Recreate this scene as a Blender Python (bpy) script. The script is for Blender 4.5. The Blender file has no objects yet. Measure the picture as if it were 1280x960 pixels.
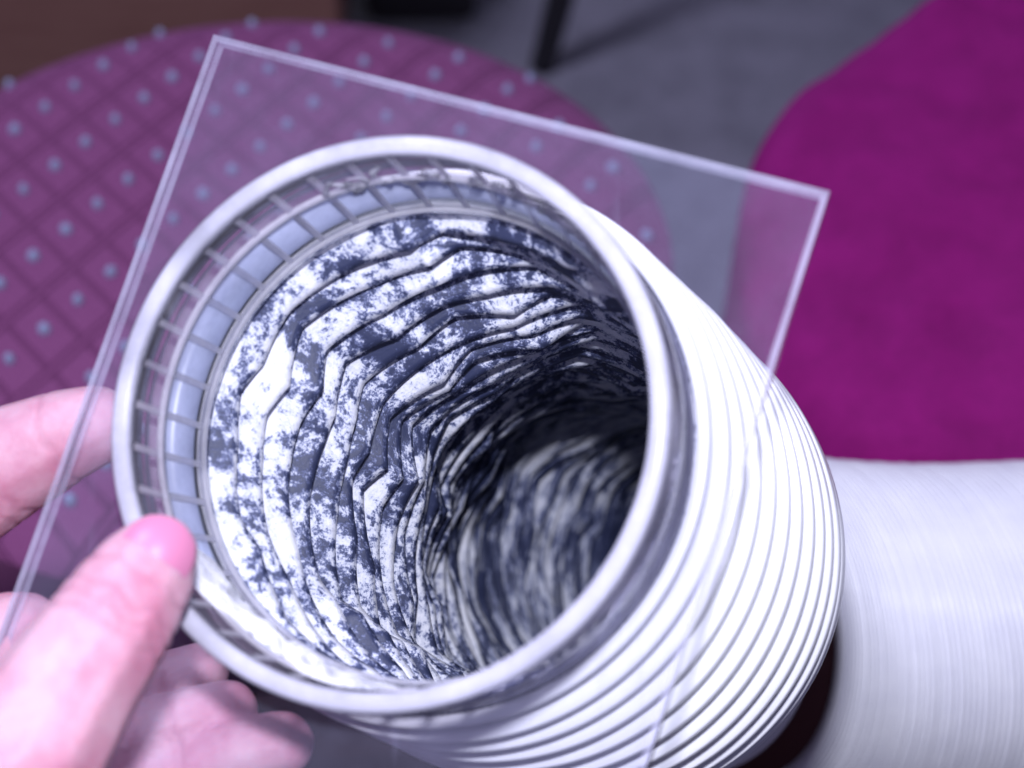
import bpy, bmesh, math, random
import numpy as np
from mathutils import Vector, noise

# ------------------------------------------------------------------ camera, world, lamps
scene = bpy.context.scene
rnd = random.Random(7)
H = 0.90                                   # camera height above the carpet
PITCH = math.radians(45)
FPX = 2200.0                               # focal length for a 1280 px wide frame
cp, sp = math.cos(PITCH), math.sin(PITCH)
RIGHT = np.array([1., 0, 0]); FWD = np.array([0, cp, -sp]); UP = np.array([0, sp, cp])


def W(p):
    """right / down / away of the camera, in metres, to a point of the room"""
    p = np.asarray(p, float)
    return np.array([0, 0, H]) + p[..., 0:1] * RIGHT - p[..., 1:2] * UP + p[..., 2:3] * FWD


def D(v):
    v = np.asarray(v, float)
    return v[..., 0:1] * RIGHT - v[..., 1:2] * UP + v[..., 2:3] * FWD


def cam_pt(px, py, z):
    return np.array([(px - 640) / FPX * z, (py - 480) / FPX * z, z])


def ground(px, py, drop):
    a, b = (px - 640) / FPX, (py - 480) / FPX
    z = drop / (sp + b * cp)
    return np.array([a * z, z * (cp - b * sp)])


cam_d = bpy.data.cameras.new('camera')
cam = bpy.data.objects.new('camera', cam_d)
scene.collection.objects.link(cam)
cam.location = (0, 0, H)
cam.rotation_euler = (math.pi / 2 - PITCH, 0, 0)
cam_d.sensor_width = 36
cam_d.lens = FPX / 1280 * 36
cam_d.clip_start = 0.01
cam_d.clip_end = 60
cam_d.dof.use_dof = True
cam_d.dof.focus_distance = 0.378
cam_d.dof.aperture_fstop = cam_d.lens / 5.9
cam_d.dof.aperture_blades = 7
scene.camera = cam

world = bpy.data.worlds.new('World')
scene.world = world
world.use_nodes = True
bgn = world.node_tree.nodes['Background']
bgn.inputs[0].default_value = (0.55, 0.54, 1.0, 1)
bgn.inputs[1].default_value = 0.19


def lamp(name, campos, target, size, power, col):
    ld = bpy.data.lights.new(name, 'AREA')
    ld.shape = 'DISK'
    ld.size = size
    ld.energy = power
    ld.color = col
    lo = bpy.data.objects.new(name, ld)
    scene.collection.objects.link(lo)
    a, b = Vector(W(campos)), Vector(W(target))
    lo.location = a
    lo.rotation_euler = (b - a).to_track_quat('-Z', 'Y').to_euler()
    return lo


lamp('camera_flash', (-0.002, -0.080, -0.005), (0.0, 0.02, 0.36), 0.026, 2.15, (0.82, 0.84, 1.0))
lamp('room_lamp', (-0.7, -1.41, -0.57), (0, -0.1, 0.9), 0.5, 24, (0.72, 0.72, 1.0))

vs = scene.view_settings
vs.view_transform = 'Standard'
vs.look = 'None'
vs.exposure = 0.0
vs.gamma = 1.0
vs.use_curve_mapping = False
scene.cycles.max_bounces = 14
scene.cycles.transparent_max_bounces = 96
scene.cycles.caustics_reflective = False
scene.cycles.caustics_refractive = False

# ------------------------------------------------------------------ helpers
col = scene.collection


def link(o, parent=None):
    col.objects.link(o)
    if parent is not None:
        o.parent = parent
    return o


def mk(name, verts, faces, mats, parent=None, smooth=True, origin=None, fmat=None):
    me = bpy.data.meshes.new(name)
    verts = np.asarray(verts, float)
    off = np.zeros(3)
    if parent is not None:
        off = np.array(parent['org'])
    elif origin is not None:
        off = np.asarray(origin, float)
    o_off = off
    loc = None
    if parent is not None:
        loc = verts.mean(0)
        o_off = loc
    me.from_pydata((verts - o_off).tolist(), [], [tuple(int(i) for i in f) for f in faces])
    for m in (mats if isinstance(mats, (list, tuple)) else [mats]):
        me.materials.append(m)
    if smooth:
        me.polygons.foreach_set('use_smooth', [True] * len(me.polygons))
    if fmat is not None:
        me.polygons.foreach_set('material_index', list(fmat))
    me.update()
    o = bpy.data.objects.new(name, me)
    o['org'] = [float(x) for x in (loc if loc is not None else off)]
    link(o, parent)
    if parent is not None:
        o.location = Vector(loc - off)
    elif origin is not None:
        o.location = Vector(off)
    return o


def thing(name, loc, label, cat, group=None):
    o = bpy.data.objects.new(name, None)
    o.empty_display_size = 0.02
    link(o)
    o.location = Vector(loc)
    o['org'] = [float(x) for x in loc]
    o['label'] = label
    o['category'] = cat
    if group:
        o['group'] = group
    return o


def tag(o, label, cat):
    o['label'] = label
    o['category'] = cat


def grid_faces(nu, nv, closed_u=True, closed_v=False, flip=False):
    """index u*nv+v"""
    f = []
    for u in range(nu if closed_u else nu - 1):
        u2 = (u + 1) % nu
        for v in range(nv if closed_v else nv - 1):
            v2 = (v + 1) % nv
            q = (u * nv + v, u2 * nv + v, u2 * nv + v2, u * nv + v2)
            f.append(q[::-1] if flip else q)
    return f


def box_vf(c, ax, ay, az):
    c, ax, ay, az = map(lambda q: np.asarray(q, float), (c, ax, ay, az))
    v = [c + i * ax + j * ay + k * az for i in (-1, 1) for j in (-1, 1) for k in (-1, 1)]
    f = [(0, 1, 3, 2), (4, 6, 7, 5), (0, 4, 5, 1), (2, 3, 7, 6), (0, 2, 6, 4), (1, 5, 7, 3)]
    return v, f


# ------------------------------------------------------------------ materials
def mat(name, color=(0.8, 0.8, 0.8), rough=0.5, spec=0.5):
    m = bpy.data.materials.new(name)
    m.use_nodes = True
    nt = m.node_tree
    b = nt.nodes['Principled BSDF']
    b.inputs['Base Color'].default_value = (*color, 1)
    b.inputs['Roughness'].default_value = rough
    b.inputs['Specular IOR Level'].default_value = spec
    return m, nt, b


def N(nt, t, **kw):
    n = nt.nodes.new(t)
    for k, v in kw.items():
        setattr(n, k, v)
    return n


def noise_n(nt, scale, detail=4, rough=0.6, vec=None):
    n = N(nt, 'ShaderNodeTexNoise')
    n.inputs['Scale'].default_value = scale
    n.inputs['Detail'].default_value = detail
    n.inputs['Roughness'].default_value = rough
    if vec is not None:
        nt.links.new(vec, n.inputs['Vector'])
    return n


def ramp(nt, src, stops):
    r = N(nt, 'ShaderNodeValToRGB')
    while len(r.color_ramp.elements) < len(stops):
        r.color_ramp.elements.new(0.5)
    for e, (p, c) in zip(r.color_ramp.elements, stops):
        e.position = p
        e.color = (*c, 1) if len(c) == 3 else c
    nt.links.new(src, r.inputs[0])
    return r


def bump(nt, b, src, strength, dist):
    n = N(nt, 'ShaderNodeBump')
    n.inputs['Strength'].default_value = strength
    n.inputs['Distance'].default_value = dist
    nt.links.new(src, n.inputs['Height'])
    nt.links.new(n.outputs[0], b.inputs['Normal'])
    return n


def geo_pos(nt):
    return N(nt, 'ShaderNodeNewGeometry').outputs['Position']


def clear_mat(name, tint, haze, haze_col, gloss_rough=0.03, ior=1.2, trans=0.4):
    m = bpy.data.materials.new(name)
    m.use_nodes = True
    nt = m.node_tree
    nt.nodes.remove(nt.nodes['Principled BSDF'])
    out = nt.nodes['Material Output']
    tr = N(nt, 'ShaderNodeBsdfTransparent')
    tr.inputs[0].default_value = (*tint, 1)
    df = N(nt, 'ShaderNodeBsdfDiffuse')
    df.inputs[0].default_value = (*haze_col, 1)
    tl = N(nt, 'ShaderNodeBsdfTranslucent')
    tl.inputs[0].default_value = (*haze_col, 1)
    dm = N(nt, 'ShaderNodeMixShader')
    dm.inputs[0].default_value = trans
    nt.links.new(df.outputs[0], dm.inputs[1]); nt.links.new(tl.outputs[0], dm.inputs[2])
    mx = N(nt, 'ShaderNodeMixShader')
    pos = geo_pos(nt)
    ns = noise_n(nt, 60, 5, 0.65, pos)
    mr = N(nt, 'ShaderNodeMapRange')
    mr.inputs['From Min'].default_value = 0.3; mr.inputs['From Max'].default_value = 0.75
    mr.inputs['To Min'].default_value = haze * 0.65; mr.inputs['To Max'].default_value = haze * 1.5
    nt.links.new(ns.outputs[0], mr.inputs[0])
    mp = N(nt, 'ShaderNodeMapping')
    mp.inputs['Rotation'].default_value = (0.5, 0.35, 0.3)
    mp.inputs['Scale'].default_value = (160, 14, 14)
    nt.links.new(pos, mp.inputs[0])
    sc = noise_n(nt, 1.0, 3, 0.6, mp.outputs[0])  # sparse pale streaks: reflections painted into the haze
    sr = N(nt, 'ShaderNodeMapRange')
    sr.inputs['From Min'].default_value = 0.62; sr.inputs['From Max'].default_value = 0.78
    sr.inputs['To Min'].default_value = 0.0; sr.inputs['To Max'].default_value = 0.14
    nt.links.new(sc.outputs[0], sr.inputs[0])
    addn = N(nt, 'ShaderNodeMath', operation='ADD')
    nt.links.new(mr.outputs[0], addn.inputs[0]); nt.links.new(sr.outputs[0], addn.inputs[1])
    nt.links.new(addn.outputs[0], mx.inputs[0])
    nt.links.new(tr.outputs[0], mx.inputs[1]); nt.links.new(dm.outputs[0], mx.inputs[2])
    gl = N(nt, 'ShaderNodeBsdfGlossy')
    gl.inputs['Roughness'].default_value = gloss_rough
    fr = N(nt, 'ShaderNodeFresnel')
    fr.inputs['IOR'].default_value = ior
    m2 = N(nt, 'ShaderNodeMixShader')
    nt.links.new(fr.outputs[0], m2.inputs[0])
    nt.links.new(mx.outputs[0], m2.inputs[1]); nt.links.new(gl.outputs[0], m2.inputs[2])
    nt.links.new(m2.outputs[0], out.inputs['Surface'])
    return m


M = {}
M['plate'] = clear_mat('clear_acrylic_sheet', (0.97, 0.97, 0.985), 0.045, (0.62, 0.62, 0.88))  # lavender haze carries the veil of flash light over the sheet
M['collar'] = clear_mat('clear_acrylic_tube', (1.0, 0.98, 1.0), 0.09, (0.84, 0.80, 0.95), 0.10, 1.08)
M['skirt'] = clear_mat('milky_acrylic_tube', (0.98, 0.97, 1.0), 0.36, (0.86, 0.85, 0.96), 0.10, 1.15)
M['frost'] = clear_mat('frosted_acrylic_edge', (0.93, 0.93, 0.97), 0.30, (0.78, 0.77, 0.95), 0.2)  # pale haze stands in for the edge-lit look of polished edges
M['rim'] = clear_mat('frosted_acrylic_rim', (0.93, 0.93, 0.97), 0.66, (0.84, 0.83, 0.95), 0.2)
M['rib'] = clear_mat('frosted_rib', (0.9, 0.9, 0.95), 0.52, (0.97, 0.95, 1.0), 0.2, 1.05, 0.6)  # pale tone of the refraction streaks, shared by the seam rings
M['sleeve'] = clear_mat('milky_sleeve', (0.8, 0.85, 0.95), 0.50, (0.66, 0.70, 0.90), 0.25)
M['glue'] = clear_mat('clear_glue', (0.95, 0.95, 0.98), 0.55, (0.85, 0.85, 0.93), 0.06)

m, nt, b = mat('white_vinyl', (0.86, 0.86, 0.885), 0.32, 0.5)
ns = noise_n(nt, 90, 5, 0.6, geo_pos(nt))
r = ramp(nt, ns.outputs[0], [(0.25, (0.80, 0.80, 0.84)), (0.7, (0.88, 0.88, 0.90))])
nt.links.new(r.outputs[0], b.inputs['Base Color'])
b.inputs['Roughness'].default_value = 0.26
bump(nt, b, noise_n(nt, 900, 3, 0.6, geo_pos(nt)).outputs[0], 0.12, 0.0003)
M['vinyl'] = m

M['web'] = mat('dark_web', (0.030, 0.016, 0.040), 0.8, 0.1)[0]  # near-black puts the shade between rings into the colour
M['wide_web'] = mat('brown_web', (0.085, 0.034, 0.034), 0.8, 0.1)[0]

# crumpled dark liner carrying flaky white lint
m, nt, b = mat('dusty_liner', (0.05, 0.06, 0.1), 0.5, 0.5)
pos = N(nt, 'ShaderNodeAttribute', attribute_name='lintco').outputs['Vector']
att = N(nt, 'ShaderNodeAttribute', attribute_name='lint')
big = noise_n(nt, 105, 4, 0.6, pos)
fine = noise_n(nt, 420, 6, 0.75, pos)
grain = noise_n(nt, 1900, 4, 0.8, pos)


def math_n(nt, op, a, bb):
    n = N(nt, 'ShaderNodeMath', operation=op)
    for i, q in enumerate((a, bb)):
        if isinstance(q, (int, float)):
            n.inputs[i].default_value = q
        else:
            nt.links.new(q, n.inputs[i])
    return n.outputs[0]


s1 = math_n(nt, 'MULTIPLY', big.outputs[0], 0.64)
s2 = math_n(nt, 'MULTIPLY', fine.outputs[0], 0.34)
s3 = math_n(nt, 'MULTIPLY', grain.outputs[0], 0.30)
sm = math_n(nt, 'ADD', math_n(nt, 'ADD', s1, s2), s3)
sm = math_n(nt, 'ADD', sm, math_n(nt, 'MULTIPLY', att.outputs['Fac'], 0.22))
r = ramp(nt, sm, [(0.635, (0.036, 0.044, 0.098)), (0.680, (0.16, 0.185, 0.34)), (0.712, (0.62, 0.64, 0.74)), (0.80, (0.84, 0.84, 0.90))])
nt.links.new(r.outputs[0], b.inputs['Base Color'])
rr = ramp(nt, sm, [(0.6, (0.38,) * 3), (0.75, (0.9,) * 3)])
nt.links.new(rr.outputs[0], b.inputs['Roughness'])
bump(nt, b, sm, 0.5, 0.0008)
M['liner'] = m

m, nt, b = mat('lint_white', (0.84, 0.84, 0.9), 0.9, 0.2)
ns = noise_n(nt, 160, 6, 0.7, geo_pos(nt))
r = ramp(nt, ns.outputs[0], [(0.34, (0.30, 0.31, 0.42)), (0.47, (0.86, 0.86, 0.9))])
nt.links.new(r.outputs[0], b.inputs['Base Color'])
bump(nt, b, ns.outputs[0], 0.8, 0.002)
M['lint'] = m

m, nt, b = mat('skin', (0.78, 0.46, 0.50), 0.46, 0.4)
pos = geo_pos(nt)
n1 = noise_n(nt, 55, 4, 0.6, pos)
r = ramp(nt, n1.outputs[0], [(0.32, (0.54, 0.22, 0.31)), (0.5, (0.63, 0.35, 0.43)), (0.72, (0.69, 0.46, 0.53))])
ca = N(nt, 'ShaderNodeAttribute', attribute_name='crease')
mc = N(nt, 'ShaderNodeMix', data_type='RGBA')
nt.links.new(math_n(nt, 'MULTIPLY', ca.outputs['Fac'], 0.30), mc.inputs[0])
nt.links.new(r.outputs[0], mc.inputs[6])
mc.inputs[7].default_value = (0.50, 0.17, 0.25, 1)
nt.links.new(mc.outputs[2], b.inputs['Base Color'])
b.inputs['Subsurface Weight'].default_value = 0.5
b.inputs['Subsurface Radius'].default_value = (0.006, 0.002, 0.0015)
b.inputs['Subsurface Scale'].default_value = 0.5
bump(nt, b, noise_n(nt, 700, 5, 0.7, pos).outputs[0], 0.35, 0.0006)
M['skin'] = m
m, nt, b = mat('nail', (0.58, 0.20, 0.34), 0.36, 0.4)
M['nail'] = m

m, nt, b = mat('purple_upholstery', (0.27, 0.075, 0.24), 0.9, 0.08)
pos = geo_pos(nt)
n1 = noise_n(nt, 900, 4, 0.7, pos)
wv = N(nt, 'ShaderNodeTexWave')
wv.inputs['Scale'].default_value = 210
wv.inputs['Distortion'].default_value = 3
nt.links.new(pos, wv.inputs['Vector'])
ad = math_n(nt, 'ADD', math_n(nt, 'MULTIPLY', n1.outputs[0], 0.7), math_n(nt, 'MULTIPLY', wv.outputs['Fac'], 0.3))
r = ramp(nt, ad, [(0.25, (0.185, 0.048, 0.140)), (0.75, (0.320, 0.105, 0.245))])
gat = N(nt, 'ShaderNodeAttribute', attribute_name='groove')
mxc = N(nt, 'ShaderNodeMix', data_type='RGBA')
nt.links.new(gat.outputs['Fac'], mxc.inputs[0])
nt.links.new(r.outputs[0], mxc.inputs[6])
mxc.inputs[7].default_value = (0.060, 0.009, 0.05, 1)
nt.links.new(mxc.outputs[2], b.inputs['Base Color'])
b.inputs['Sheen Weight'].default_value = 0.03
bump(nt, b, ad, 0.6, 0.001)
M['seat'] = m
m, nt, b = mat('blue_tuft', (0.36, 0.40, 0.58), 0.8, 0.2)
bump(nt, b, noise_n(nt, 1500, 3, 0.7, geo_pos(nt)).outputs[0], 0.6, 0.0006)
M['tuft'] = m

m, nt, b = mat('magenta_fleece', (0.33, 0.012, 0.26), 0.95, 0.1)
pos = geo_pos(nt)
n1 = noise_n(nt, 34, 8, 0.72, pos)
n2 = noise_n(nt, 420, 6, 0.8, pos)
ad = math_n(nt, 'ADD', math_n(nt, 'MULTIPLY', n1.outputs[0], 0.6), math_n(nt, 'MULTIPLY', n2.outputs[0], 0.4))
r = ramp(nt, ad, [(0.34, (0.36, 0.007, 0.19)), (0.64, (0.62, 0.017, 0.34))])
nt.links.new(r.outputs[0], b.inputs['Base Color'])
b.inputs['Sheen Weight'].default_value = 0.12
b.inputs['Sheen Tint'].default_value = (1, 0.25, 0.9, 1)
bump(nt, b, ad, 1.0, 0.008)
M['fleece'] = m

m, nt, b = mat('grey_carpet', (0.16, 0.16, 0.19), 0.95, 0.1)
pos = geo_pos(nt)
n1 = noise_n(nt, 14, 7, 0.7, pos)
n2 = noise_n(nt, 240, 4, 0.8, pos)
ad = math_n(nt, 'ADD', math_n(nt, 'MULTIPLY', n1.outputs[0], 0.5), math_n(nt, 'MULTIPLY', n2.outputs[0], 0.5))
r = ramp(nt, ad, [(0.34, (0.24, 0.235, 0.28)), (0.66, (0.60, 0.58, 0.68))])
nt.links.new(r.outputs[0], b.inputs['Base Color'])
bump(nt, b, n2.outputs[0], 1.0, 0.006)
M['carpet'] = m


def wood(name, c1, c2, rough):
    m, nt, b = mat(name, c1, rough, 0.12)
    tc = N(nt, 'ShaderNodeMapping')
    nt.links.new(geo_pos(nt), tc.inputs[0])
    tc.inputs['Scale'].default_value = (3, 40, 40)
    ns = noise_n(nt, 3, 6, 0.65, tc.outputs[0])
    r = ramp(nt, ns.outputs[0], [(0.3, c1), (0.7, c2)])
    nt.links.new(r.outputs[0], b.inputs['Base Color'])
    bump(nt, b, ns.outputs[0], 0.15, 0.001)
    return m


M['darkwood'] = wood('dark_wood', (0.022, 0.010, 0.012), (0.040, 0.018, 0.018), 0.65)
M['brownwood'] = wood('brown_wood', (0.27, 0.13, 0.10), (0.34, 0.175, 0.135), 0.5)
M['blackmetal'] = mat('dark_leg', (0.02, 0.018, 0.022), 0.45, 0.4)[0]

# ------------------------------------------------------------------ setting
v, f = [], []
v = [(-6, -4, 0), (6, -4, 0), (6, 9, 0), (-6, 9, 0)]
fl = mk('carpet_floor', v, [(0, 1, 2, 3)], M['carpet'], smooth=False)
fl['kind'] = 'structure'

# ------------------------------------------------------------------ stool with the woven seat
DROP_SEAT = 0.46
SEAT_C = np.array([-0.1072, 0.5455]); SEAT_R = 0.173
zt = H - DROP_SEAT
stool = thing('padded_stool', (SEAT_C[0], SEAT_C[1], 0), 'round purple padded stool woven with diamonds and pale blue dots, behind the hand', 'stool')
ga = ground(69, 207, DROP_SEAT)
va = (ground(214, 98, DROP_SEAT) - ground(28, 240, DROP_SEAT)) / 5.0
vb = (ground(78, 289, DROP_SEAT) + ground(118, 259, DROP_SEAT) - ground(51, 135, DROP_SEAT) - ground(90, 106, DROP_SEAT)) / 4.0
Minv = np.linalg.inv(np.c_[va, vb])


def dome(rho):
    return -0.003 * rho ** 2 - 0.010 * np.clip((rho - 0.80) / 0.20, 0, 1) ** 2.2


n = 500
g = np.linspace(-1, 1, n)
GX, GY = np.meshgrid(g, g, indexing='ij')
DX = GX * np.sqrt(1 - GY ** 2 / 2); DY = GY * np.sqrt(1 - GX ** 2 / 2)
P = np.stack([SEAT_C[0] + DX * SEAT_R, SEAT_C[1] + DY * SEAT_R], -1)
uv = (P - ga) @ Minv.T
# grooves along va (between dot rows, double line) and along va+vb (single line)
fv = (uv[..., 1] + 0.5) % 1.0
w = (uv[..., 0] - uv[..., 1] + 0.5) % 1.0
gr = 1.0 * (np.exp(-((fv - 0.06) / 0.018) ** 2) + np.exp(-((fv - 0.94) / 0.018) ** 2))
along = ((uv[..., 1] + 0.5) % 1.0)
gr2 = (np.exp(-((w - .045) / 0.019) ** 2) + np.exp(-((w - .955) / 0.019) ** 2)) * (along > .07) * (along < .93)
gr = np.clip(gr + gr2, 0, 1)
rho = np.clip(np.hypot(DX, DY), 0, 1)
Z = zt + dome(rho) - 0.0014 * gr
V = np.c_[P.reshape(-1, 2), Z.reshape(-1)]
F = grid_faces(n, n, False)
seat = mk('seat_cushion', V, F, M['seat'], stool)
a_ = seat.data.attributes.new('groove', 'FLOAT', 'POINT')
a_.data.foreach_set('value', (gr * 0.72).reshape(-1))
# cushion side
NS = 128
prof = [(1.0, zt + float(dome(np.array(1.0)))), (1.012, zt - 0.034), (1.015, zt - 0.050), (1.0, zt - 0.066), (0.955, zt - 0.072)]
t = np.linspace(0, 2 * np.pi, NS, endpoint=False)
V = [(SEAT_C[0] + math.cos(q) * SEAT_R * r_, SEAT_C[1] + math.sin(q) * SEAT_R * r_, z_) for q in t for r_, z_ in prof]
mk('cushion_border', V, grid_faces(NS, len(prof)), M['seat'], stool)
# tufts
tuft_me = None
bm = bmesh.new()
bmesh.ops.create_icosphere(bm, subdivisions=1, radius=1.0)
bm.verts.ensure_lookup_table()
tuft_me = bpy.data.meshes.new('tuft')
bm.to_mesh(tuft_me); bm.free()
tuft_me.materials.append(M['tuft'])
tuft_me.polygons.foreach_set('use_smooth', [True] * len(tuft_me.polygons))
cnt = 0
cand = []
for i in range(-30, 40):
    for j in range(-30, 40):
        p = ga + i * va + j * vb
        d = np.hypot(*(p - SEAT_C)) / SEAT_R
        if d < 0.955:
            cand.append((np.hypot(p[0], p[1]), p, d))
cand.sort(key=lambda q: -q[0])
for _, p, d in cand[:300]:
    o = bpy.data.objects.new('tuft', tuft_me)
    link(o, stool)
    zz = zt + float(dome(np.array(d)))
    o.location = (p[0] - SEAT_C[0], p[1] - SEAT_C[1], zz + 0.0004)
    o.scale = (0.0027 * rnd.uniform(.85, 1.12), 0.0027 * rnd.uniform(.85, 1.12), 0.0040)
    o.rotation_euler = (0, 0, rnd.uniform(0, 3))
# base frame and legs of the stool
V = [(SEAT_C[0] + math.cos(q) * SEAT_R * r_, SEAT_C[1] + math.sin(q) * SEAT_R * r_, z_) for q in t for r_, z_ in
     [(0.0, zt - 0.073), (0.95, zt - 0.073), (0.95, zt - 0.11), (0.9, zt - 0.112), (0.0, zt - 0.112)]]
mk('seat_base', V, grid_faces(NS, 5), M['darkwood'], stool)


def tapered(p0, p1, r0, r1, ns=20):
    p0, p1 = np.asarray(p0, float), np.asarray(p1, float)
    d = p1 - p0; d /= np.linalg.norm(d)
    u = np.cross(d, [0.3, 0.9, 0.1]); u /= np.linalg.norm(u); w_ = np.cross(d, u)
    V, F = [], []
    rows = [(p0, r0 * .0), (p0, r0 * .85), (p0 + d * .004, r0), (p1 - d * .004, r1), (p1, r1 * .85), (p1, 0)]
    for k in range(ns):
        a = 2 * math.pi * k / ns
        for c_, r_ in rows:
            V.append(c_ + r_ * (math.cos(a) * u + math.sin(a) * w_))
    return V, grid_faces(ns, len(rows))


for k in range(4):
    a = math.pi / 4 + k * math.pi / 2
    c_, s_ = math.cos(a), math.sin(a)
    V, F = tapered((SEAT_C[0] + c_ * .115, SEAT_C[1] + s_ * .115, zt - .112), (SEAT_C[0] + c_ * .15, SEAT_C[1] + s_ * .15, 0.0), .018, .011)
    mk('leg', V, F, M['darkwood'], stool)

# ------------------------------------------------------------------ magenta pouffe
PC = np.array([0.345, 0.537]); PR = 0.250
zp = H - 0.468
NT, NR = 220, 60
V = []
prof = []
for k in range(NR):
    q = k / (NR - 1)
    if q < 0.5:
        rr_ = q / 0.5 * 0.90; zz = zp + 0.012 * (1 - (rr_ / 0.9) ** 2)
    elif q < 0.75:
        a = (q - 0.5) / 0.25 * math.pi / 2
        rr_ = 0.90 + 0.10 * math.sin(a); zz = zp - 0.028 * (1 - math.cos(a))
    else:
        s_ = (q - 0.75) / 0.25
        rr_ = 1.0 + 0.03 * math.sin(s_ * math.pi); zz = zp - 0.028 - s_ * (zp - 0.028 - 0.002)
    prof.append((rr_, zz))
for i in range(NT):
    a = 2 * math.pi * i / NT
    c_, s_ = math.cos(a), math.sin(a)
    ex = 2.06 if s_ >= 0 else 5.0
    ry = 1.0 if s_ >= 0 else 0.49
    k_ = (abs(c_) ** ex + abs(s_ / ry) ** ex) ** (-1 / ex)
    for rr_, zz in prof:
        x, y = PC[0] + c_ * k_ * PR * rr_, PC[1] + s_ * k_ * PR * rr_
        n_ = noise.noise(Vector((x * 22, y * 9, zz * 9))) * 0.0055 + noise.noise(Vector((x * 60, y * 30, zz * 14 + 4))) * 0.0022
        V.append((x + c_ * n_ * (rr_ > .9), y + s_ * n_ * (rr_ > .9), zz + n_ * (rr_ <= 1.0) * (zz > 0.1)))
po = mk('fleece_pouffe', V, grid_faces(NT, NR), M['fleece'], origin=(PC[0], PC[1], 0))
tag(po, 'round magenta fleece pouffe standing on the grey carpet at right', 'pouffe')

# ------------------------------------------------------------------ low dark table under the duct
DROP_TAB = 0.505
zt2 = H - DROP_TAB
table = thing('low_table', (0.05, 0.12, 0), 'low table with dark brown wooden top under the white duct', 'table')
ed = np.array([0.9968, 0.0797]); ed /= np.linalg.norm(ed)       # direction of its far edge
nd = np.array([-ed[1], ed[0]])
far0 = np.array([-0.02, 0.361])
cT = far0 + ed * 0.10 - nd * 0.30


def rbox(c2, e, nrm, hx, hy, z0, z1, bev):
    bm = bmesh.new()
    bmesh.ops.create_cube(bm, size=2)
    bmesh.ops.scale(bm, vec=(hx, hy, (z1 - z0) / 2), verts=bm.verts)
    bmesh.ops.bevel(bm, geom=list(bm.edges), offset=bev, segments=3, profile=0.5, affect='EDGES')
    V = []
    bm.verts.ensure_lookup_table()
    for q in bm.verts:
        p = c2 + e * q.co.x + nrm * q.co.y
        V.append((p[0], p[1], q.co.z + (z0 + z1) / 2))
    F = [[x.index for x in fc.verts] for fc in bm.faces]
    bm.free()
    return V, F


V, F = rbox(cT, ed, nd, 0.42, 0.30, zt2 - 0.024, zt2, 0.004)
mk('tabletop', V, F, M['darkwood'], table, smooth=False)
for i in (-1, 1):
    for j in (-1, 1):
        q = cT + ed * i * .37 + nd * j * .25
        V, F = tapered((q[0], q[1], zt2 - .0245), (q[0], q[1], 0), .022, .016)
        mk('leg', V, F, M['darkwood'], table)

# ------------------------------------------------------------------ wooden chest and the dark chair behind
chest = thing('wooden_chest', (-0.55, 1.45, 0), 'brown wooden chest on the carpet behind the purple stool', 'chest')
e0 = np.array([1., 0.05]); e0 /= np.linalg.norm(e0); n0_ = np.array([-e0[1], e0[0]])
cC = np.array([-0.60, 1.42])
V, F = rbox(cC, e0, n0_, 0.45, 0.22, 0.03, 0.36, 0.006)
mk('body', V, F, M['brownwood'], chest, smooth=False)
V, F = rbox(cC, e0, n0_, 0.47, 0.24, 0.362, 0.385, 0.006)
mk('lid', V, F, M['brownwood'], chest, smooth=False)
V, F = rbox(cC, e0, n0_, 0.43, 0.20, 0.0, 0.028, 0.004)
mk('plinth', V, F, M['darkwood'], chest, smooth=False)

V, F = rbox(np.array([-0.090, 1.52]), e0, n0_, 0.050, 0.16, 0.0, 0.30, 0.012)  # block added to fill the dark shaded spot beside the chest
bx = mk('storage_box', V, F, M['blackmetal'], origin=(-0.090, 1.52, 0), smooth=False)
tag(bx, 'black box standing on the carpet close beside the brown chest', 'box')
DRF = H
ft = ground(676, 88, DRF)
chair = thing('dining_chair', (ft[0] + .2, ft[1] + .25, 0), 'dark chair with slim splayed legs on the grey carpet, mostly out of view', 'chair')
legs = [((ft[0], ft[1]), (ft[0] + .10, ft[1] + .06)), ((ft[0] + .5, ft[1]), (ft[0] + .40, ft[1] + .06)),
        ((ft[0], ft[1] + .46), (ft[0] + .10, ft[1] + .36)), ((ft[0] + .5, ft[1] + .46), (ft[0] + .40, ft[1] + .36))]
for a, b_ in legs:
    V, F = tapered((a[0], a[1], 0), (b_[0], b_[1], .42), .011, .017)
    mk('leg', V, F, M['blackmetal'], chair)
V, F = rbox(np.array([ft[0] + .25, ft[1] + .21]), np.array([1., 0]), np.array([0, 1.]), .22, .21, .421, .455, .012)
mk('seat', V, F, M['blackmetal'], chair)

# ------------------------------------------------------------------ the duct
C0 = np.array([(473.8 - 640) / FPX * .3002, (519.4 - 480) / FPX * .3002, .3002])
n0 = np.array([.2481, .1875, 1.]); n0 /= np.linalg.norm(n0)
u0 = np.cross([0, 1, 0], n0); u0 /= np.linalg.norm(u0); v0 = np.cross(n0, u0)     # u right, v down
RO = 0.050
WALL = 0.0034
COLLAR_L = 0.0295
SP = 0.0107                                   # where the sheet sits along the collar
PHI = 0.2861; HALF = 0.0601

duct = thing('duct_assembly', W(C0 + n0 * .02)[:], 'white ribbed flexible duct held open by a clear square acrylic mounting collar', 'duct')


def circ(c, u, v, n, prof, NSEG, t0=0.0, t1=2 * math.pi, closed=True):
    tt = np.linspace(t0, t1, NSEG, endpoint=not closed)
    V = []
    for q in tt:
        e = math.cos(q) * u + math.sin(q) * v
        for a, r_ in prof:
            V.append(c + n * a + e * r_)
    return np.array(V), grid_faces(NSEG, len(prof), closed, True)


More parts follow.
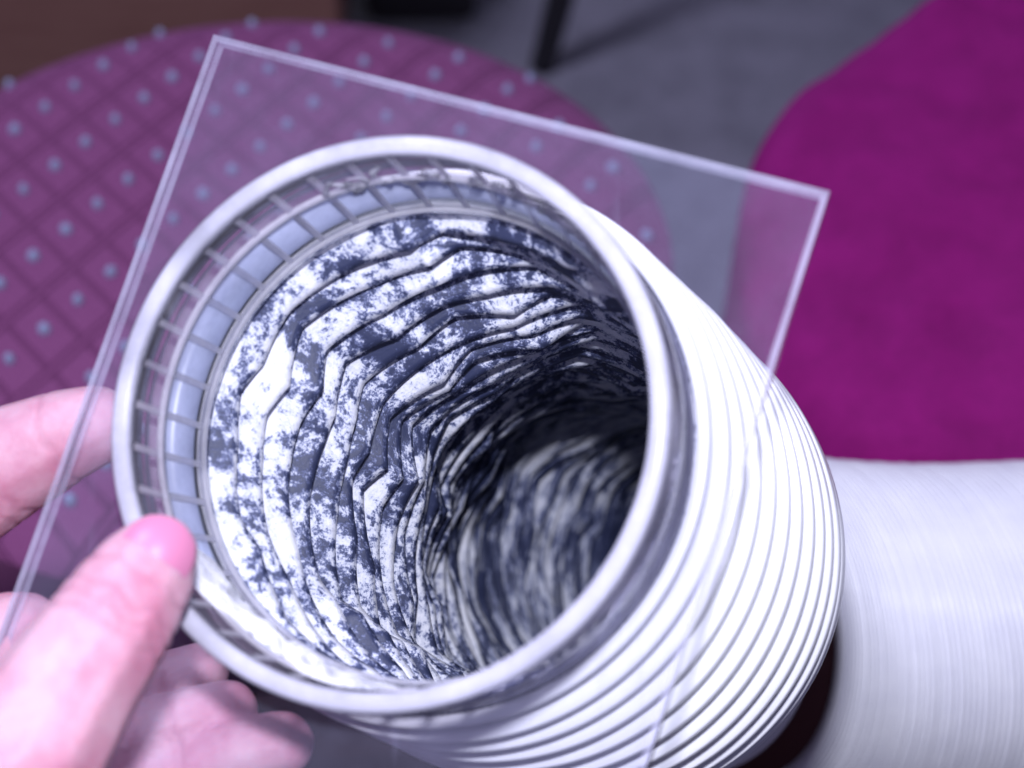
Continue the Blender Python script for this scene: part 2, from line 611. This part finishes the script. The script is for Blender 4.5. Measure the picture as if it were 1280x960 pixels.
# sheet with its round hole: rings of the hole blended to the square border
U = math.cos(PHI) * u0 + math.sin(PHI) * v0
Vv = -math.sin(PHI) * u0 + math.cos(PHI) * v0
EDGE = 0.0012
NP = 240
LOW = 0.098                                   # the sheet reaches further below the hole
hs = HALF - EDGE
V = []
for k in range(NP):
    a = 2 * math.pi * k / NP + math.pi / 4
    c_, s_ = math.cos(a), math.sin(a)
    for rad, th in ((0, 0), (1, 0), (1, 1), (0, 1)):
        lim_y = LOW - EDGE if s_ > 0 else hs
        m_ = max(abs(c_) / hs, abs(s_) / lim_y)
        x, y = ((c_ / m_, s_ / m_) if rad else (c_ * (RO + .0002), s_ * (RO + .0002)))
        V.append(C0 + n0 * (SP + .003 * th) + U * x + Vv * y)
sheet = mk('mounting_sheet', W(V), [q for i_, q in enumerate(grid_faces(NP, 4, True, True)) if i_ % 4 in (0, 2)], M['plate'], duct, smooth=False)
cor = [(-HALF, -HALF), (HALF, -HALF), (HALF, LOW), (-HALF, LOW)]
inn = [(-hs, -hs), (hs, -hs), (hs, LOW - EDGE), (-hs, LOW - EDGE)]
for k in range(4):
    k2 = (k + 1) % 4
    V = []
    for th in (-.0001, .0031):
        for x, y in (inn[k], cor[k], cor[k2], inn[k2]):
            V.append(C0 + n0 * (SP + th) + U * x * 1.0005 + Vv * y * 1.0005)
    F = [(0, 1, 2, 3), (7, 6, 5, 4), (1, 5, 6, 2)]
    mk('sheet_edge', W(V), F, M['frost'], sheet, smooth=False)

V, F = circ(C0, u0, v0, n0, [(.0022, RO - WALL), (.0022, RO), (.0138, RO), (.0138, RO - WALL)], 256)
collar = mk('collar', W(V), [q for i_, q in enumerate(F) if i_ % 4 != 2], M['collar'], duct)
V, F = circ(C0, u0, v0, n0, [(.0140, RO - WALL), (.0140, RO), (COLLAR_L, RO), (COLLAR_L, RO - WALL)], 256)
mk('collar_skirt', W(V), [q for i_, q in enumerate(F) if i_ % 4 != 0], M['skirt'], collar)
V, F = circ(C0, u0, v0, n0, [(.0006, RO - WALL), (0, RO - WALL + .0007), (0, RO - .0007), (.0006, RO), (.0021, RO + .0001), (.0021, RO - WALL - .0001)], 256)
mk('rim', W(V), F, M['rim'], collar)
# seam ring, and strips standing for refraction streaks down the wall and inner sleeve
for a0, wd, r_ in ((SP + .0012, .0020, RO - WALL), (COLLAR_L - .0016, .0018, .0449)):
    V, F = circ(C0, u0, v0, n0, [(a0, r_ - .0001), (a0, r_ - .0009), (a0 + wd, r_ - .0009), (a0 + wd, r_ - .0001)], 256)
    mk('seam_ring', W(V), F, M['rib'], collar)
NSTRIP = 38
for k in range(NSTRIP):
    a = 2 * math.pi * (k + .3) / NSTRIP
    e = math.cos(a) * u0 + math.sin(a) * v0
    tg = -math.sin(a) * u0 + math.cos(a) * v0
    V = []
    for s_, r_ in ((.0024, RO - WALL - .0001), (SP + .0010, RO - WALL - .0001), (SP + .0034, RO - WALL - .0004), (COLLAR_L - .0018, .0451)):
        for x_, h_ in ((-.00070, 0), (-.0006, .0004), (.0006, .0004), (.00070, 0)):
            V.append(C0 + n0 * s_ + e * (r_ - h_) + tg * x_)
    mk('rib', W(V), grid_faces(4, 4, False, True), M['rib'], collar, smooth=False)
# glue streaks at the top of the collar
for k in range(26):
    a = math.radians(rnd.uniform(-112, -40))
    ln = rnd.uniform(.004, .010)
    a0 = rnd.uniform(.004, .012)
    V = []
    nseg = 9
    for i in range(nseg):
        q = i / (nseg - 1)
        aa = a + math.radians(1.2 * math.sin(q * 5 + k) + (q - .5) * rnd.uniform(-4, 4))
        e = math.cos(aa) * u0 + math.sin(aa) * v0
        tg = -math.sin(aa) * u0 + math.cos(aa) * v0
        r_ = .0007 * math.sin(math.pi * min(max(q, .06), .94)) * rnd.uniform(.6, 1.4)
        for j in range(6):
            b_ = 2 * math.pi * j / 6
            V.append(C0 + n0 * (a0 + q * ln) + e * (RO - WALL - .0006 + r_ * .7 * math.sin(b_)) + tg * r_ * math.cos(b_))
    mk('glue_streak', W(V), grid_faces(nseg, 6, False, True), M['glue'], collar)

V, F = circ(C0, u0, v0, n0, [(SP + .0034, RO - WALL - .0004), (COLLAR_L, .0447), (COLLAR_L + .0006, .0450), (COLLAR_L + .0004, .0463), (SP + .0040, RO - WALL - .0001)], 256)
mk('inner_sleeve', W(V), grid_faces(256, 5, True, True), M['sleeve'], collar)

# course of the folds: centre, ring normal (camera axes)
Cc = C0 + n0 * COLLAR_L
KEY = [
    (C0 + n0 * .0135, n0),
    (Cc, n0),
    ((-.0025, .0207, .3445), (.29, .17, .94)),
    ((.0095, .0305, .3610), (.31, .10, .945)),
    ((.0168, .0360, .3790), (.29, .02, .95)),
    ((.0205, .0410, .4100), (.29, .00, .95)),
    ((.0255, .0470, .4500), (.34, .00, .94)),
    ((.0330, .0530, .4950), (.60, -.04, .80)),
    ((.0650, .0685, .5280), (.86, -.08, .50)),
    ((.1100, .0775, .5440), (.95, -.10, .28)),
    ((.1800, .0770, .5540), (.97, -.12, .22)),
    ((.3400, .0640, .5720), (.97, -.12, .20)),
]
KC = np.array([k[0] for k in KEY], float)
KN = np.array([np.asarray(k[1]) / np.linalg.norm(k[1]) for k in KEY], float)


def cr(A, s):
    i = int(min(max(math.floor(s), 0), len(A) - 2)); q = s - i
    p0 = A[i - 1] if i > 0 else 2 * A[0] - A[1]
    p1, p2 = A[i], A[i + 1]
    p3 = A[i + 2] if i + 2 < len(A) else 2 * A[-1] - A[-2]
    return .5 * ((2 * p1) + (-p0 + p2) * q + (2 * p0 - 5 * p1 + 4 * p2 - p3) * q * q + (-p0 + 3 * p1 - 3 * p2 + p3) * q ** 3)


ss = np.linspace(0, len(KEY) - 1, 3000)
PCs = np.array([cr(KC, s) for s in ss])
# advance measured along the ring normal blended with the course
seg = np.linalg.norm(np.diff(PCs, axis=0), axis=1)
AL = np.r_[0, np.cumsum(seg)]
S_END1 = AL[np.searchsorted(ss, 5.0)]


def at(al):
    s = float(np.interp(al, AL, ss))
    c = cr(KC, s); n_ = cr(KN, s); n_ /= np.linalg.norm(n_)
    u = np.cross([0, 1, 0], n_); u /= np.linalg.norm(u); v = np.cross(n_, u)
    return c, n_, u, v, s


PITCH1, PITCH2 = 0.0051, 0.0019
pos_list = []
al = 0.0158
while al < AL[-1] - .004:
    s = float(np.interp(al, AL, ss))
    q = min(max((s - 5.2) / 1.0, 0), 1)
    p = PITCH1 * (1 - q) + PITCH2 * q
    pos_list.append((al, p))
    adv = 0.0
    c_prev = cr(KC, s)
    n_here = cr(KN, s); n_here /= np.linalg.norm(n_here)
    while adv < p and al < AL[-1] - .004:
        al += .0003
        c_next = cr(KC, float(np.interp(al, AL, ss)))
        adv += float((c_next - c_prev) @ n_here)
        c_prev = c_next
RR = 0.0540
for idx, (al, p) in enumerate(pos_list):
    c, n_, u, v, s = at(al)
    big_ = s < 6
    th = 0.0038
    if not big_:
        th = 0.84 * p
    Rk = RR * (1 + rnd.uniform(-.003, .003))
    if s < 1.2:
        Rk = RR - .0012
    ri = RO + .0004 if s < 1.05 else RR - .0043
    bev = .00028 if big_ else .0002
    prof = [(0, ri), (0, Rk - bev), (bev, Rk), (th * .5, Rk + .0001), (th - bev, Rk), (th, Rk - bev), (th, ri)]
    if .222 < al < .246:
        continue
    tw = u * rnd.uniform(-.004, .004) + v * rnd.uniform(-.004, .004)
    n2 = n_ + tw; n2 /= np.linalg.norm(n2)
    V, F = circ(c, u, v, n2, prof, 192 if big_ else 128)
    mk('ring', W(V), F, M['vinyl'], duct)
    if idx + 1 < len(pos_list):
        nxt = pos_list[idx + 1][0]
        wide = .222 < nxt < .246
        while .222 < nxt < .246:
            nxt += .0005
    else:
        nxt, wide = al + p * .7, False
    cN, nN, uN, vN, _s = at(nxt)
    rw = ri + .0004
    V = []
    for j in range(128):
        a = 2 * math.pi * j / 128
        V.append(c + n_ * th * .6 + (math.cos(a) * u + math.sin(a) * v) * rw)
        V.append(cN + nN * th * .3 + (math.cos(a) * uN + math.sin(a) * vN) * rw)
    mk('groove_web', W(V), grid_faces(128, 2, True, False, True), M['wide_web' if wide else 'web'], duct)  # dark filler added behind each gap; narrow ones stand in for shade

# crumpled inner folds: zig-zag ridge, columns of creases running down the duct
NA = 300
ta = np.linspace(0, 2 * np.pi, NA, endpoint=False)
nk = 24
knots = np.sort(np.array([(i + rnd.uniform(-.34, .34)) / nk * 2 * math.pi for i in range(nk)]))
rv = np.array([rnd.uniform(-1, 1) for _ in range(nk)])
av = np.array([rnd.uniform(-1, 1) for _ in range(nk)])


koff = np.zeros(nk)
twist = 0.0


def poly(knots, vals):
    kx = np.r_[knots[-1] - 2 * math.pi, knots, knots[0] + 2 * math.pi]
    vy = np.r_[vals[-1], vals, vals[0]]
    return np.interp((ta + twist) % (2 * math.pi), kx, vy)


al = AL[np.searchsorted(ss, 1.0)] + .0002
k = 0
while al < AL[-1] - .03:
    s = float(np.interp(al, AL, ss))
    q = min(max((s - 6.0) / 1.2, 0), 1)
    p = 0.0066 * (1 - q) + 0.0044 * q
    c, n_, u, v, s = at(al)
    c2, n2, u2, v2, s2 = at(al + p)
    koff = np.clip(.75 * koff + np.array([rnd.uniform(-.3, .3) for _ in range(nk)]), -.31, .31)
    twist = (twist + .022) % (2 * math.pi)
    knots = (np.arange(nk) + koff) / nk * 2 * math.pi
    rv = np.clip(.70 * rv + .56 * np.array([rnd.uniform(-1, 1) for _ in range(nk)]), -1.2, 1.2)
    av = np.clip(.70 * av + .56 * np.array([rnd.uniform(-1, 1) for _ in range(nk)]), -1.2, 1.2)
    alt_ = np.array([(1 if i_ % 2 else -1) for i_ in range(nk)])
    ridge = .0428 + .0011 * poly(knots, alt_ * (.35 + .5 * np.abs(av))) + .0028 * poly(knots, rv)
    # straight facets between the creases bow inwards
    adj = .0028 * poly(knots, av) + p * .25 * 0
    if k == 0:
        adj *= .5
    V = []
    prof = [(0.02, .0493, 0), (0.22, .0481, .3), (0.50, .0467, .6), (0.82, .0440, .9), (1.0, None, 1.0), (1.03, 'b', 1.0), (0.94, 'c', .85), (1.0, .0493, 0)]
    for j in range(NA):
        e1 = math.cos(ta[j]) * u + math.sin(ta[j]) * v
        e2 = math.cos(ta[j]) * u2 + math.sin(ta[j]) * v2
        for a, r_, w_ in prof:
            rd = ridge[j]
            if r_ is None: rad = rd
            elif r_ == 'b': rad = rd + .0003
            elif r_ == 'c': rad = rd + .0018
            else: rad = r_ + (rd - .0432) * w_
            cc = c * (1 - a) + c2 * a
            ee = e1 * (1 - a) + e2 * a
            nn = n_ * (1 - a) + n2 * a
            wr = .00035 * noise.noise(Vector((ta[j] * 14, a * 3 + k * 5.1, 0))) * (0 < w_ < 1)
            V.append(cc + ee * (rad + wr) + nn * (adj[j] * w_))
    o = mk('liner_fold', W(V), grid_faces(NA, len(prof)), M['liner'], duct)
    lint = .23 - min(max((s - 1.3) / 1.6, 0), 1) * .03 + min(max((s - 5.2) / .8, 0), 1) * .00
    a_ = o.data.attributes.new('lint', 'FLOAT', 'POINT')
    vals = []
    for j in range(NA):
        lv = lint + .12 * max(0, math.cos(ta[j] - 2.3)) * (k < 3)
        vals += [lv] * len(prof)
    a_.data.foreach_set('value', vals)
    lc = o.data.attributes.new('lintco', 'FLOAT_VECTOR', 'POINT')
    lv_ = []
    lsc = .045 * (1 - .72 * min(max((s - 5.2) / .6, 0), 1))
    for j in range(NA):
        for a, r_, w_ in prof:
            lv_ += [lsc * math.cos(ta[j]), lsc * math.sin(ta[j]), (k + a) * .0058 * 2.3]
    lc.data.foreach_set('vector', lv_)
    al += p
    k += 1

# lint clinging to the lower left of the collar
V = []
na, nb = 70, 14
for i in range(na):
    q = i / (na - 1)
    a = math.radians(88 + 66 * q)
    e = math.cos(a) * u0 + math.sin(a) * v0
    for j in range(nb):
        w_ = j / (nb - 1)
        ax_ = .012 + .016 * w_ - .004 * math.sin(q * 9) * (1 - w_)
        hgt = .0024 * math.sin(math.pi * q) ** .6 * math.sin(math.pi * min(max(w_, 0), 1)) ** .6
        hgt *= 1 + .8 * noise.noise(Vector((q * 16, w_ * 4, 2.2)))
        V.append(C0 + n0 * ax_ + e * (RO - WALL - .0004 - max(hgt, 0)))
mk('lint_patch', W(V), grid_faces(na, nb, False), M['lint'], collar)

# ------------------------------------------------------------------ hand
def capsule_chain(bm, pts):
    """tapered chain of overlapping spheres and cones, fused later by the remesher"""
    for i in range(len(pts) - 1):
        (a, ra), (b_, rb) = pts[i], pts[i + 1]
        a, b_ = np.asarray(a), np.asarray(b_)
        ln = np.linalg.norm(b_ - a)
        ns_ = max(2, int(ln / .0012))
        for j in range(ns_ + 1):
            q = j / ns_
            mtx_c = a * (1 - q) + b_ * q
            r_ = ra * (1 - q) + rb * q
            d = bmesh.ops.create_icosphere(bm, subdivisions=2, radius=r_)
            bmesh.ops.translate(bm, verts=d['verts'], vec=Vector(mtx_c))


def CP(px, py, z):
    return W(cam_pt(px, py, z))


hb = bmesh.new()
capsule_chain(hb, [(CP(196, 694, .2985), .0074), (CP(178, 722, .2965), .0092), (CP(143, 775, .293), .0108), (CP(92, 850, .288), .0116), (CP(40, 935, .283), .0130), (CP(-40, 1060, .282), .0155), (CP(-140, 1180, .285), .018)])
capsule_chain(hb, [(CP(118, 532, .3395), .0082), (CP(80, 545, .3405), .0094), (CP(10, 578, .343), .0115), (CP(-70, 628, .345), .0125), (CP(-160, 720, .338), .0135), (CP(-180, 900, .325), .016)])
capsule_chain(hb, [(CP(252, 838, .352), .0060), (CP(200, 858, .350), .0068), (CP(110, 880, .347), .0085), (CP(-20, 870, .343), .0115), (CP(-150, 900, .335), .0150)])
capsule_chain(hb, [(CP(285, 888, .340), .0062), (CP(235, 905, .339), .0074), (CP(150, 935, .338), .0085), (CP(0, 960, .335), .0115), (CP(-130, 1000, .325), .0150)])
capsule_chain(hb, [(CP(352, 930, .334), .0066), (CP(300, 945, .334), .0076), (CP(215, 990, .335), .0085), (CP(80, 1050, .335), .0105), (CP(-90, 1090, .322), .0150)])
capsule_chain(hb, [(CP(20, 815, .335), .012), (CP(-150, 900, .328), .018), (CP(-140, 1040, .318), .020), (CP(-130, 1160, .305), .021), (CP(-240, 1330, .290), .026), (CP(-420, 1640, .26), .030)])
capsule_chain(hb, [(CP(-180, 900, .325), .017), (CP(-220, 1150, .300), .020), (CP(-300, 1400, .285), .024)])
hm = bpy.data.meshes.new('hand')
hb.to_mesh(hm); hb.free()
tmp = bpy.data.objects.new('hand_raw', hm)
col.objects.link(tmp)
md = tmp.modifiers.new('r', 'REMESH'); md.mode = 'VOXEL'; md.voxel_size = .0008
md = tmp.modifiers.new('s', 'SMOOTH'); md.iterations = 14; md.factor = .5
dg = bpy.context.evaluated_depsgraph_get()
fin = bpy.data.meshes.new_from_object(tmp.evaluated_get(dg))
bpy.data.objects.remove(tmp)
fin.name = 'hand'
fin.materials.clear(); fin.materials.append(M['skin'])
fin.polygons.foreach_set('use_smooth', [True] * len(fin.polygons))
horg = CP(-130, 1100, .31)
CREASES = [((143, 775, .293), (196, 694, .2985), (-.0030, -.0004, .0022)),
           ((178, 722, .2965), (196, 694, .2985), (-.0016,)),
           ((10, 578, .343), (118, 532, .3395), (-.002, .0012, .013)),
           ((215, 990, .335), (352, 930, .334), (.004, .0055, -.004)),
           ((150, 935, .338), (285, 888, .340), (.003, .0046, .012)),
           ((110, 880, .347), (252, 838, .352), (.006, .008))]
nv_ = len(fin.vertices)
co = np.empty(nv_ * 3); fin.vertices.foreach_get('co', co); co = co.reshape(-1, 3)
no = np.empty(nv_ * 3); fin.vertices.foreach_get('normal', no); no = no.reshape(-1, 3)
red = np.zeros(nv_)
for a, b_, offs in CREASES:
    pa, pb = CP(*a), CP(*b_)
    ax_ = (pb - pa) / np.linalg.norm(pb - pa)
    rel = co - pa
    dd = rel @ ax_
    near = np.linalg.norm(rel - dd[:, None] * ax_, axis=1) < .0125
    wob = .0005 * np.sin(co[:, 0] * 900) + .0004 * np.sin(co[:, 2] * 1300)
    for of in offs:
        g_ = near * np.exp(-((dd + wob - of) / .00075) ** 2)
        co -= no * (g_ * .00030)[:, None]
        red = np.maximum(red, g_)
fin.vertices.foreach_set('co', (co - horg).reshape(-1))
at_ = fin.attributes.new('crease', 'FLOAT', 'POINT')
at_.data.foreach_set('value', red)
hand = bpy.data.objects.new('hand', fin)
link(hand)
hand.location = Vector(horg)
hand['org'] = [float(x) for x in horg]
tag(hand, 'bare left hand gripping the clear sheet with thumb in front and fingers behind', 'hand')
# thumb nail, curved over the tip
tip = cam_pt(200, 690, .2985)
axis = cam_pt(206, 678, .2985) - cam_pt(143, 775, .293); axis /= np.linalg.norm(axis)
out = np.array([.14, -.12, -.98]); out -= axis * out.dot(axis); out /= np.linalg.norm(out)
side = np.cross(axis, out)
V, nu, nv = [], 17, 15
for i in range(nu):
    q = -1 + 2 * i / (nu - 1)
    for j in range(nv):
        w_ = -1 + 2 * j / (nv - 1)
        x = q * math.sqrt(1 - .42 * w_ * w_); y = w_ * math.sqrt(1 - .42 * q * q)
        ang = x * .85
        rad = .0083 - .0006 * max(y, 0) ** 2 * 3
        V.append(tip + axis * (y * .0062 - .0015) + (out * math.cos(ang) + side * math.sin(ang)) * rad)
mk('thumb_nail', W(V), grid_faces(nu, nv, False), M['nail'], hand)

for o in scene.objects:
    if 'org' in o:
        del o['org']
